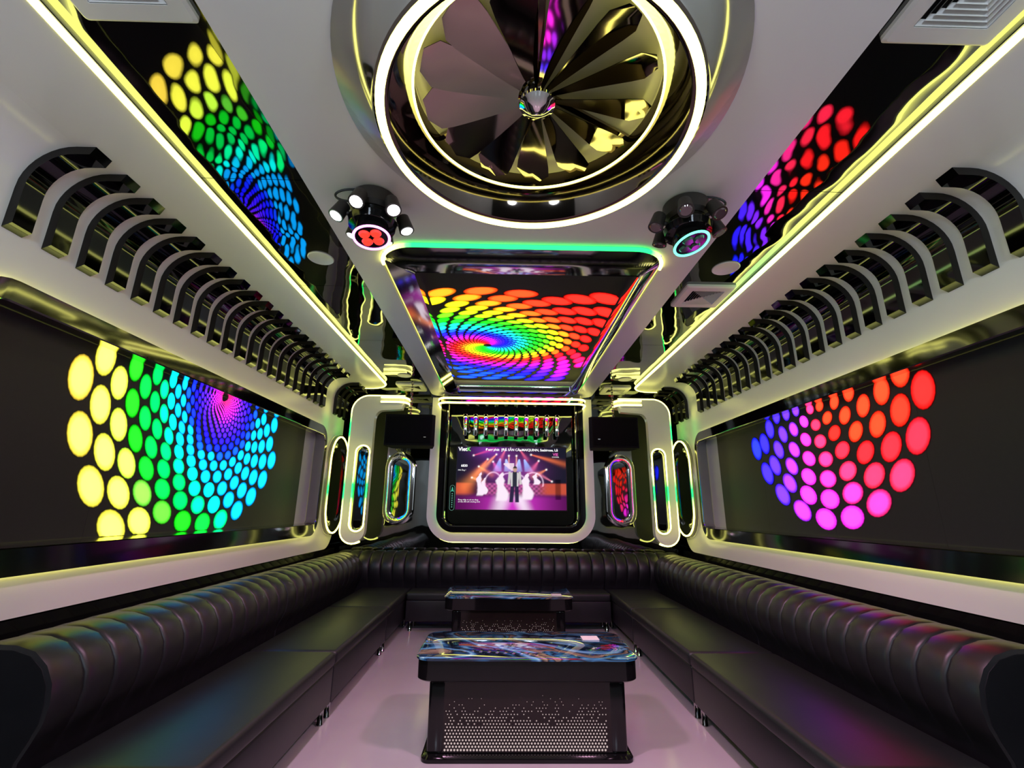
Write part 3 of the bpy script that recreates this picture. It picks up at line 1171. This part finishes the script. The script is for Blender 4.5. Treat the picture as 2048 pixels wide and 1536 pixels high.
# slim pill-shaped sign beside the television
t = empty('wall_sign', (-0.705, FY + 0.118, 1.36), 'slim pill-shaped green sign on the mirror beside the television', 'sign')
sp_ = []
for i in range(10):
    a = pi * i / 9
    sp_.append((-0.705 + 0.032 * cos(a), 1.68 + 0.032 * sin(a)))
for i in range(10):
    a = pi + pi * i / 9
    sp_.append((-0.705 + 0.032 * cos(a), 1.40 + 0.032 * sin(a)))
plate('board', sp_, [], FY + 0.112, FY + 0.1195, FR_XZ, BLACKGLOSS, t)
tube('outline', [(p[0], FY + 0.110, p[1]) for p in sp_], 0.004, emit('sign_outline', (0.12, 0.30, 0.24), 0.5), t, closed=True, n=5)
plate('emblem', [(-0.730, 1.622), (-0.705, 1.632), (-0.680, 1.622), (-0.694, 1.650), (-0.697, 1.675), (-0.705, 1.690), (-0.713, 1.675), (-0.716, 1.650)],
           [], FY + 0.108, FY + 0.112, FR_XZ, emit('sign_green', (0.05, 0.45, 0.28), 0.8), t)
for i in range(7):
    zz = 1.595 - i * 0.03
    box('mark', -0.713, -0.697, FY + 0.109, FY + 0.112, zz - 0.009, zz + 0.009, emit('sign_mark', (0.10, 0.34, 0.26), 0.6), t)

# ------------------------------------------------------------------ lit canopy over the television
t = empty('light_canopy', (CX, 6.4, 2.80), 'rounded canopy with a bright yellow light line above the television', 'light')
cp = rrect(-0.915, 1.165, 6.28, 6.72, (0.14, 0.14, 0.02, 0.02), 8)
plate('shelf', cp, [], 2.815, 2.915, FR_XY, BRONZE, t)
fr_ = [(p[0], p[1]) for p in ([cp[-1]] + cp[:19])]
for zz in (2.818, 2.885):
    led('led_strip', [(p[0], p[1] - 0.010, zz) for p in fr_], 0.014, t)


# ------------------------------------------------------------------ corner panels, oval lights, speakers
def stadium(cu, cv, w, h, n=12):
    r = w / 2
    pts = []
    for i in range(n + 1):
        a = pi * i / n
        pts.append((cu + r * cos(a), cv + h / 2 - r + r * sin(a)))
    for i in range(n + 1):
        a = pi + pi * i / n
        pts.append((cu + r * cos(a), cv - h / 2 + r + r * sin(a)))
    return pts


def corner_panel(sg, label):
    """white hook-shaped panel: a leg by the wall and an arm under the ceiling"""
    mx = lambda x: CX + sg * (x - CX)          # given for the +x side
    Y0, Y1 = 6.30, 6.40
    t = empty('corner_panel', (mx(2.2), Y0, 0.95), label, 'wall panel')
    xo, xi, xt = 2.33, 2.02, 1.60
    pts = []
    # outer outline: from the arm tip along the top, round the corner, down the leg
    pts.append((xt, 2.90))
    for i in range(9):
        a = 0.5 * pi * (1 - i / 8)
        pts.append((xo - 0.22 + 0.22 * cos(a), 2.68 + 0.22 * sin(a)))
    rr = (xo - xi) / 2
    for i in range(13):
        a = -pi * i / 12
        pts.append((xi + rr + rr * cos(a), 0.95 + rr + rr * sin(a)))
    for i in range(7):
        a = pi - 0.5 * pi * i / 6
        pts.append((xi - 0.10 + 0.10 * 1 - 0.10 - 0.0 + 0.10 * (-cos(a)) * 0 + 0.10 * (1 + cos(a)) * -1 + 0.10, 2.56 + 0.14 * sin(a) * 1.0))
    pts.append((xt + 0.05, 2.72))
    out = [(mx(p[0]), p[1]) for p in pts]
    plate('panel', out, [], Y0, Y1, FR_XZ, WHITE, t)
    gb_ = green_band([1.62, 2.45], 0.10, soft=0.18)
    edge = [(xt + 0.02, 2.908)] + [(xo - 0.22 + 0.228 * cos(0.5 * pi * (1 - i / 8)), 2.68 + 0.228 * sin(0.5 * pi * (1 - i / 8))) for i in range(9)]
    edge += [(xi + rr + (rr + 0.008) * cos(-pi * i / 12), 0.95 + rr + (rr + 0.008) * sin(-pi * i / 12)) for i in range(9)]
    for yy in (Y0 + 0.012, Y1 - 0.012):
        led('led_strip', [(mx(p[0]), yy, p[1]) for p in edge], 0.013, t, gb_)
    # rounded tongue at the arm's tip
    lo, hi_ = sorted((mx(xt - 0.02), mx(xt + 0.35)))
    rad = (0.14, 0.001, 0.001, 0.14) if sg > 0 else (0.001, 0.14, 0.14, 0.001)
    tg = rrect(lo, hi_, Y0 - 0.03, Y0 + 0.27, rad, 8)
    plate('tongue', tg, [], 2.80, 2.90, FR_XY, WHITE, t)
    if sg > 0:
        e2 = [q for q in tg[-9:]] + [q for q in tg[:9]] + [tg[9]]
    else:
        e2 = [tg[0]] + tg[9:27]
    for zz in (2.815, 2.880):
        led('led_strip', [(p[0] - sg * 0.008, p[1] - 0.006, zz) for p in e2], 0.012, t)
    return t


def oval_light(center, w, h, plane, label, sg, chrome=False):
    """stadium ring: glowing outline, mirror bevel and a second glowing line inside"""
    t = empty('oval_light', center, label, 'wall light', 'oval wall lights')
    if plane == 'YZ':
        put = lambda u, v, d: (center[0] - sg * d, u, v)
        cu = center[1]
    else:
        put = lambda u, v, d: (u, center[1] - d, v)
        cu = center[0]
    cv = center[2] + h / 2
    n = 12
    A = stadium(cu, cv, w, h, n)
    B = stadium(cu, cv, w * 0.82, h - w * 0.18, n)
    C_ = stadium(cu, cv, w * 0.52, h - w * 0.48, n)
    gb_ = green_band([1.62], 0.08, soft=0.15)
    if not chrome:
        loft('bevel', [[put(*p, 0.002) for p in A], [put(*p, 0.045) for p in A], [put(*p, 0.045) for p in B], [put(*p, 0.008) for p in C_]],
             CHROME_D, t)
        loft('mirror', [[put(*p, 0.006) for p in C_], [put(*p, 0.012) for p in C_]], FARMIR, t, cap=True, smooth=False)
        led('led_ring', [put(*p, 0.048) for p in stadium(cu, cv, w * 0.93, h - w * 0.07, n)], 0.011, t, gb_, closed=True)
    else:
        loft('bevel', [[put(*p, 0.002) for p in A], [put(*p, 0.05) for p in A], [put(*p, 0.065) for p in B],
                       [put(*p, 0.05) for p in C_], [put(*p, 0.004) for p in C_]], CHROME, t)
        loft('mirror', [[put(*p, 0.004) for p in C_], [put(*p, 0.010) for p in C_]], FARMIR, t, cap=True, smooth=False)
    return t


for sg in (-1, 1):
    X = XL if sg < 0 else XR
    nm = 'yellow-green screen' if sg < 0 else 'red-pink screen'
    corner_panel(sg, 'white hook-shaped corner panel edged with light lines, beyond the ' + nm)
    oval_light((X - sg * 0.001, 6.42, 1.04), 0.72, 1.32, 'YZ', 'oval light ring on the white wall right after the ' + nm, sg)
    oval_light((CX + sg * (2.14 - CX - 0.02), 6.299, 1.09), 0.20, 1.12, 'XZ', 'narrow oval light ring on the hooked corner panel beyond the ' + nm, sg)
    oval_light((CX + sg * 1.59, 6.799, 1.16), 0.43, 1.02, 'XZ', 'chrome oval ring on the dark end wall, under the speaker on the ' + nm + ' side', sg, True)


def loudspeaker(sg, label):
    mx = lambda x: CX + sg * (x - CX)
    xa, xb, ya, yb, za, zb = 1.12, 1.77, 5.86, 6.20, 2.16, 2.56
    t = empty('loudspeaker', (mx(1.45), 6.0, za), label, 'speaker', 'hanging black loudspeakers')
    pr = [(mx(xa + 0.03), ya), (mx(xb - 0.02), ya), (mx(xb), ya + 0.06), (mx(xb - 0.06), yb), (mx(xa + 0.06), yb), (mx(xa), ya + 0.06)]
    plate('cabinet', pr, [], za, zb, FR_XY, BLACKMATTE, t)
    lo, hi_ = sorted((mx(xa + 0.05), mx(xb - 0.04)))
    box('grille', lo, hi_, ya - 0.012, ya + 0.002, za + 0.03, zb - 0.03, mat('grille_mesh', (0.003, 0.003, 0.0035), 0.85, spec=0.1, bump=0.4, bscale=300, bdist=0.003), t, 0.004)
    bx0, bx1 = sorted((mx(xa + 0.10), mx(xa + 0.13)))
    box('badge', bx0, bx1, ya - 0.014, ya - 0.012, za + 0.10, za + 0.11, CHROME, t)
    # chain: links alternate in direction
    z = zb + 0.005
    k = 0
    while z < ZM - 0.06:
        lk = stadium(0, 0, 0.022, 0.05, 5)
        if k % 2 == 0:
            pth = [(mx(1.47) + p[0], 6.02, z + 0.022 + p[1]) for p in lk]
        else:
            pth = [(mx(1.47), 6.02 + p[0], z + 0.022 + p[1]) for p in lk]
        tube('chain_link', pth, 0.005, CHROME_D, t, closed=True, n=5)
        z += 0.036
        k += 1
    bm = bmesh.new()
    bm_box(bm, *sorted((mx(1.30), mx(1.62))), 6.0, 6.04, zb, zb + 0.02, 0.004)
    from_bm('bracket', bm, BLACKSATIN, t)


loudspeaker(-1, 'black speaker hanging by a chain beside the television, on the yellow-green screen side')
loudspeaker(1, 'black speaker hanging by a chain beside the television, on the red-pink screen side')


# ------------------------------------------------------------------ sofas
def bench(u0, u1, front, depth, d, label, fr):
    """seat block; u runs along the sofa, d = direction from front edge to back"""
    mid = fr((u0 + u1) / 2, front + d * depth / 2)
    t = empty('leather_bench', (mid[0], mid[1], 0), label, 'bench', 'black modular sofa seats')

    def B(name, a, b, p, q, z0, z1, m, bev):
        c0, c1 = fr(a, p), fr(b, q)
        box(name, min(c0[0], c1[0]), max(c0[0], c1[0]), min(c0[1], c1[1]), max(c0[1], c1[1]), z0, z1, m, t, bev, 3)
    B('base', u0 + 0.004, u1 - 0.004, front + d * 0.012, front + d * (depth - 0.01), 0.105, 0.335, LEATHER, 0.012)
    B('cushion', u0 + 0.003, u1 - 0.003, front, front + d * depth, 0.332, 0.425, SEATLEATHER, 0.028)
    for uu in (u0 + 0.06, u1 - 0.06):
        for pp in (front + d * 0.05, front + d * (depth - 0.06)):
            c = fr(uu, pp)
            lathe('leg', [(0.022, 0.0), (0.022, 0.01), (0.019, 0.014), (0.019, 0.11)], (c[0], c[1], 0), CHROME, t, 14)


def backrest(u0, u1, front, d, label, fr, nrib, cap_near=True):
    """rounded, channelled sofa back; front = its lower front plane"""
    mid = fr((u0 + u1) / 2, front + d * 0.2)
    t = empty('channelled_bolster', (mid[0], mid[1], 0.0), label, 'bolster', 'black channelled sofa backs')
    # profile in (distance behind front, height), outward normals, groove weight
    pf = [(0.06, 0.20, 0), (0.05, 0.43, 0), (0.015, 0.50, 0.25), (-0.012, 0.56, 0.7), (-0.022, 0.63, 1), (-0.012, 0.70, 1), (0.025, 0.765, 1),
          (0.085, 0.815, 1), (0.165, 0.838, 1), (0.25, 0.842, 1), (0.33, 0.825, 0.8), (0.39, 0.78, 0.3), (0.41, 0.70, 0), (0.41, 0.20, 0)]
    n = len(pf)
    nr = []
    for i in range(n):
        a, b = pf[max(0, i - 1)], pf[min(n - 1, i + 1)]
        tx, tz = b[0] - a[0], b[1] - a[1]
        L = math.hypot(tx, tz)
        nr.append((-tz / L, tx / L))
    offs = [0.0, 0.02, 0.05, 0.16, 0.5, 0.84, 0.95, 0.98]
    us = []
    w = (u1 - u0) / nrib
    for k in range(nrib):
        for o_ in offs:
            us.append((k + o_, o_))
    us.append((nrib, 0.0))
    v, f = [], []
    for (s, o_) in us:
        u = u0 + w * s
        e = min(o_, 1 - o_)
        g = -0.016 if e < 0.01 else (-0.010 if e < 0.03 else (-0.003 if e < 0.06 else 0.006 * sin(pi * o_)))
        endk = 0
        if s < 0.03 or s > nrib - 0.03:
            g = -0.02
            endk = 1
        for (p, q) in zip(pf, nr):
            k = max(p[2], 0.6 if endk else 0)
            c = fr(u, front + d * (p[0] + q[0] * g * k))
            v.append((c[0], c[1], p[1] + q[1] * g * k))
    m_ = len(us)
    for i in range(m_ - 1):
        for j in range(n - 1):
            f.append((i * n + j, i * n + j + 1, (i + 1) * n + j + 1, (i + 1) * n + j))
        f.append((i * n + n - 1, i * n, (i + 1) * n, (i + 1) * n + n - 1))
    f.append(tuple(range(n)))
    f.append(tuple(range((m_ - 1) * n, m_ * n)))
    from_vf('upholstery', v, f, LEATHER, t, True)
    for uu in (u0 + 0.08, u1 - 0.08):
        c = fr(uu, front + d * 0.25)
        box('leg', c[0] - 0.03, c[0] + 0.03, c[1] - 0.03, c[1] + 0.03, 0, 0.205, BLACKSATIN, t)


fL = lambda u, p: (p, u)        # side sofas: along Y, depth in X
fF = lambda u, p: (u, p)        # far sofa: along X, depth in Y
names = ('nearest', 'middle', 'farthest')
for sg, front, sidename in ((-1, -1.13, 'yellow-green screen'), (1, 1.33, 'red-pink screen')):
    for k, (a, b) in enumerate(((2.08, 3.60), (3.60, 5.12), (5.12, 6.30))):
        bench(a, b, front, 0.62, sg, names[k] + ' black leather seat block under the ' + sidename, fL)
    bf = front + sg * 0.648
    sp = 4.18 if sg < 0 else 3.97
    backrest(2.10, sp, bf, sg, 'near black channelled sofa back under the ' + sidename, fL, 13 if sg < 0 else 12)
    backrest(sp + 0.004, 6.29, bf, sg, 'far black channelled sofa back under the ' + sidename, fL, 12 if sg < 0 else 14)
bench(-1.125, 1.325, 5.95, 0.345, 1, 'wide black seat block at the end wall behind the tables', fF)
backrest(-1.08, 1.33, 6.32, 1, 'long black channelled sofa back under the television', fF, 15)
backrest(-2.14, -1.084, 6.32, 1, 'short corner sofa back at the yellow-green screen end', fF, 7)
backrest(1.334, 2.36, 6.32, 1, 'short corner sofa back at the red-pink screen end', fF, 7)


# ------------------------------------------------------------------ tables
def coffee_table(cx_, y0, y1, label, w):
    H = 0.535
    x0, x1 = cx_ - w / 2, cx_ + w / 2
    cyy = (y0 + y1) / 2
    t = empty('coffee_table', (cx_, cyy, 0), label, 'table', 'black tables with blue glass tops')
    top = rrect(x0, x1, y0, y1, 0.10, 8)
    ins = rrect(x0 + 0.008, x1 - 0.008, y0 + 0.008, y1 - 0.008, 0.095, 8)
    o = loft('glass_top', [[(p[0], p[1], H - 0.018) for p in ins], [(p[0], p[1], H - 0.014) for p in top], [(p[0], p[1], H - 0.004) for p in top],
                           [(p[0], p[1], H) for p in ins]], AGATE, t, cap=True)
    ap = rrect(x0 + 0.012, x1 - 0.012, y0 + 0.012, y1 - 0.012, 0.09, 8)
    ap2 = rrect(x0 + 0.022, x1 - 0.022, y0 + 0.022, y1 - 0.022, 0.085, 8)
    loft('apron', [[(p[0], p[1], H - 0.128) for p in ap2], [(p[0], p[1], H - 0.12) for p in ap], [(p[0], p[1], H - 0.018) for p in ap]], BLACKGLOSS, t, cap=True)
    bx0, bx1, by0, by1 = x0 + 0.09, x1 - 0.09, y0 + 0.055, y1 - 0.055
    box('body', bx0 + 0.075, bx1 - 0.075, by0 + 0.012, by1 - 0.012, 0.03, H - 0.127, BLACKGLOSS, t)
    for (a, b) in ((bx0, by0), (bx1 - 0.10, by0), (bx0, by1 - 0.10), (bx1 - 0.10, by1 - 0.10)):
        box('post', a, a + 0.10, b, b + 0.10, 0.028, H - 0.127, BLACKGLOSS, t, 0.02, 3)
    fp = box('front_panel', bx0 + 0.085, bx1 - 0.085, by0 + 0.004, by0 + 0.012, 0.04, H - 0.13,
        mat('bronze_gloss_panel', (0.012, 0.009, 0.008), 0.12, spec=0.4, var=0.15), t)
    pl = rrect(bx0 - 0.03, bx1 + 0.03, by0 - 0.03, by1 + 0.03, 0.05, 6)
    pl2 = rrect(bx0 - 0.005, bx1 + 0.005, by0 - 0.005, by1 + 0.005, 0.04, 6)
    loft('plinth', [[(p[0], p[1], 0.0) for p in pl], [(p[0], p[1], 0.018) for p in pl], [(p[0], p[1], 0.034) for p in pl2]], BLACKGLOSS, t, cap=True)
    # emissive dots painting light seen through pinholes, thinning out upwards
    v, f = [], []
    pitch = 0.0185
    xa, xb = bx0 + 0.10, bx1 - 0.10
    rows = 18
    for r in range(rows):
        z = 0.052 + r * pitch * 0.87
        n = int((xb - xa) / pitch)
        for i in range(n):
            x = xa + (i + 0.5 * (r % 2) + 0.25) * pitch
            rad = 0.0064 * (1 - 0.045 * r)
            if r > 7 and random.random() < (r - 7) * 0.095:
                continue
            s = len(v)
            for q in range(6):
                v.append((x + rad * cos(q * pi / 3), by0 + 0.0034, z + rad * sin(q * pi / 3)))
            f.append(tuple(range(s, s + 6)))
    o = from_vf('pinholes', v, f, emit('pinhole_glow', (0.60, 0.47, 0.45), 0.8), fp, recalc=False)
    o['kind'] = 'stuff'
    return t


coffee_table(0.168, 3.04, 3.68, 'front black table with swirled blue glass top', 1.34)
coffee_table(0.085, 5.01, 5.73, 'rear black table with swirled blue glass top by the end sofa', 1.32)
o = box('paper_card', 0.56, 0.675, 3.45, 3.55, 0.5355, 0.5375, WHITE_M)
tag(o, 'small white card lying on the front table', 'card')
o = box('paper_card', 0.525, 0.63, 5.12, 5.22, 0.5355, 0.5375, WHITE_M)
tag(o, 'small white card lying on the rear table', 'card')


# ------------------------------------------------------------------ light the lamps give, plus added fill
def lamp_or_fill_light(kind, loc, color, power, size=0.05, target=None, angle=60, blend=0.6, name='lamp_or_fill_light'):
    l = bpy.data.lights.new(name, kind)
    l.color = color
    l.energy = power
    if kind == 'SPOT':
        l.spot_size = radians(angle)
        l.spot_blend = blend
    l.shadow_soft_size = size
    o = bpy.data.objects.new(name, l)
    o.location = loc
    if target:
        o.rotation_euler = (Vector(target) - Vector(loc)).to_track_quat('-Z', 'Y').to_euler()
    COL.objects.link(o)
    return o


# spots: beams of the stage lights in view; points: added fill
lamp_or_fill_light('SPOT', (-0.70, 2.05, 2.66), (1.0, 0.52, 0.82), 125, 0.10, (-0.5, 3.6, 0), 120, 0.9)
lamp_or_fill_light('SPOT', (0.97, 2.05, 2.66), (1.0, 0.50, 0.78), 125, 0.10, (1.0, 3.4, 0), 120, 0.9)
lamp_or_fill_light('POINT', (-0.70, -0.80, 2.62), (0.70, 0.84, 1.0), 60, 0.18)  # added fill out of view, brightens walls and ceiling
lamp_or_fill_light('POINT', (0.965, -0.80, 2.62), (0.70, 0.84, 1.0), 60, 0.18)  # matching added fill on the other side
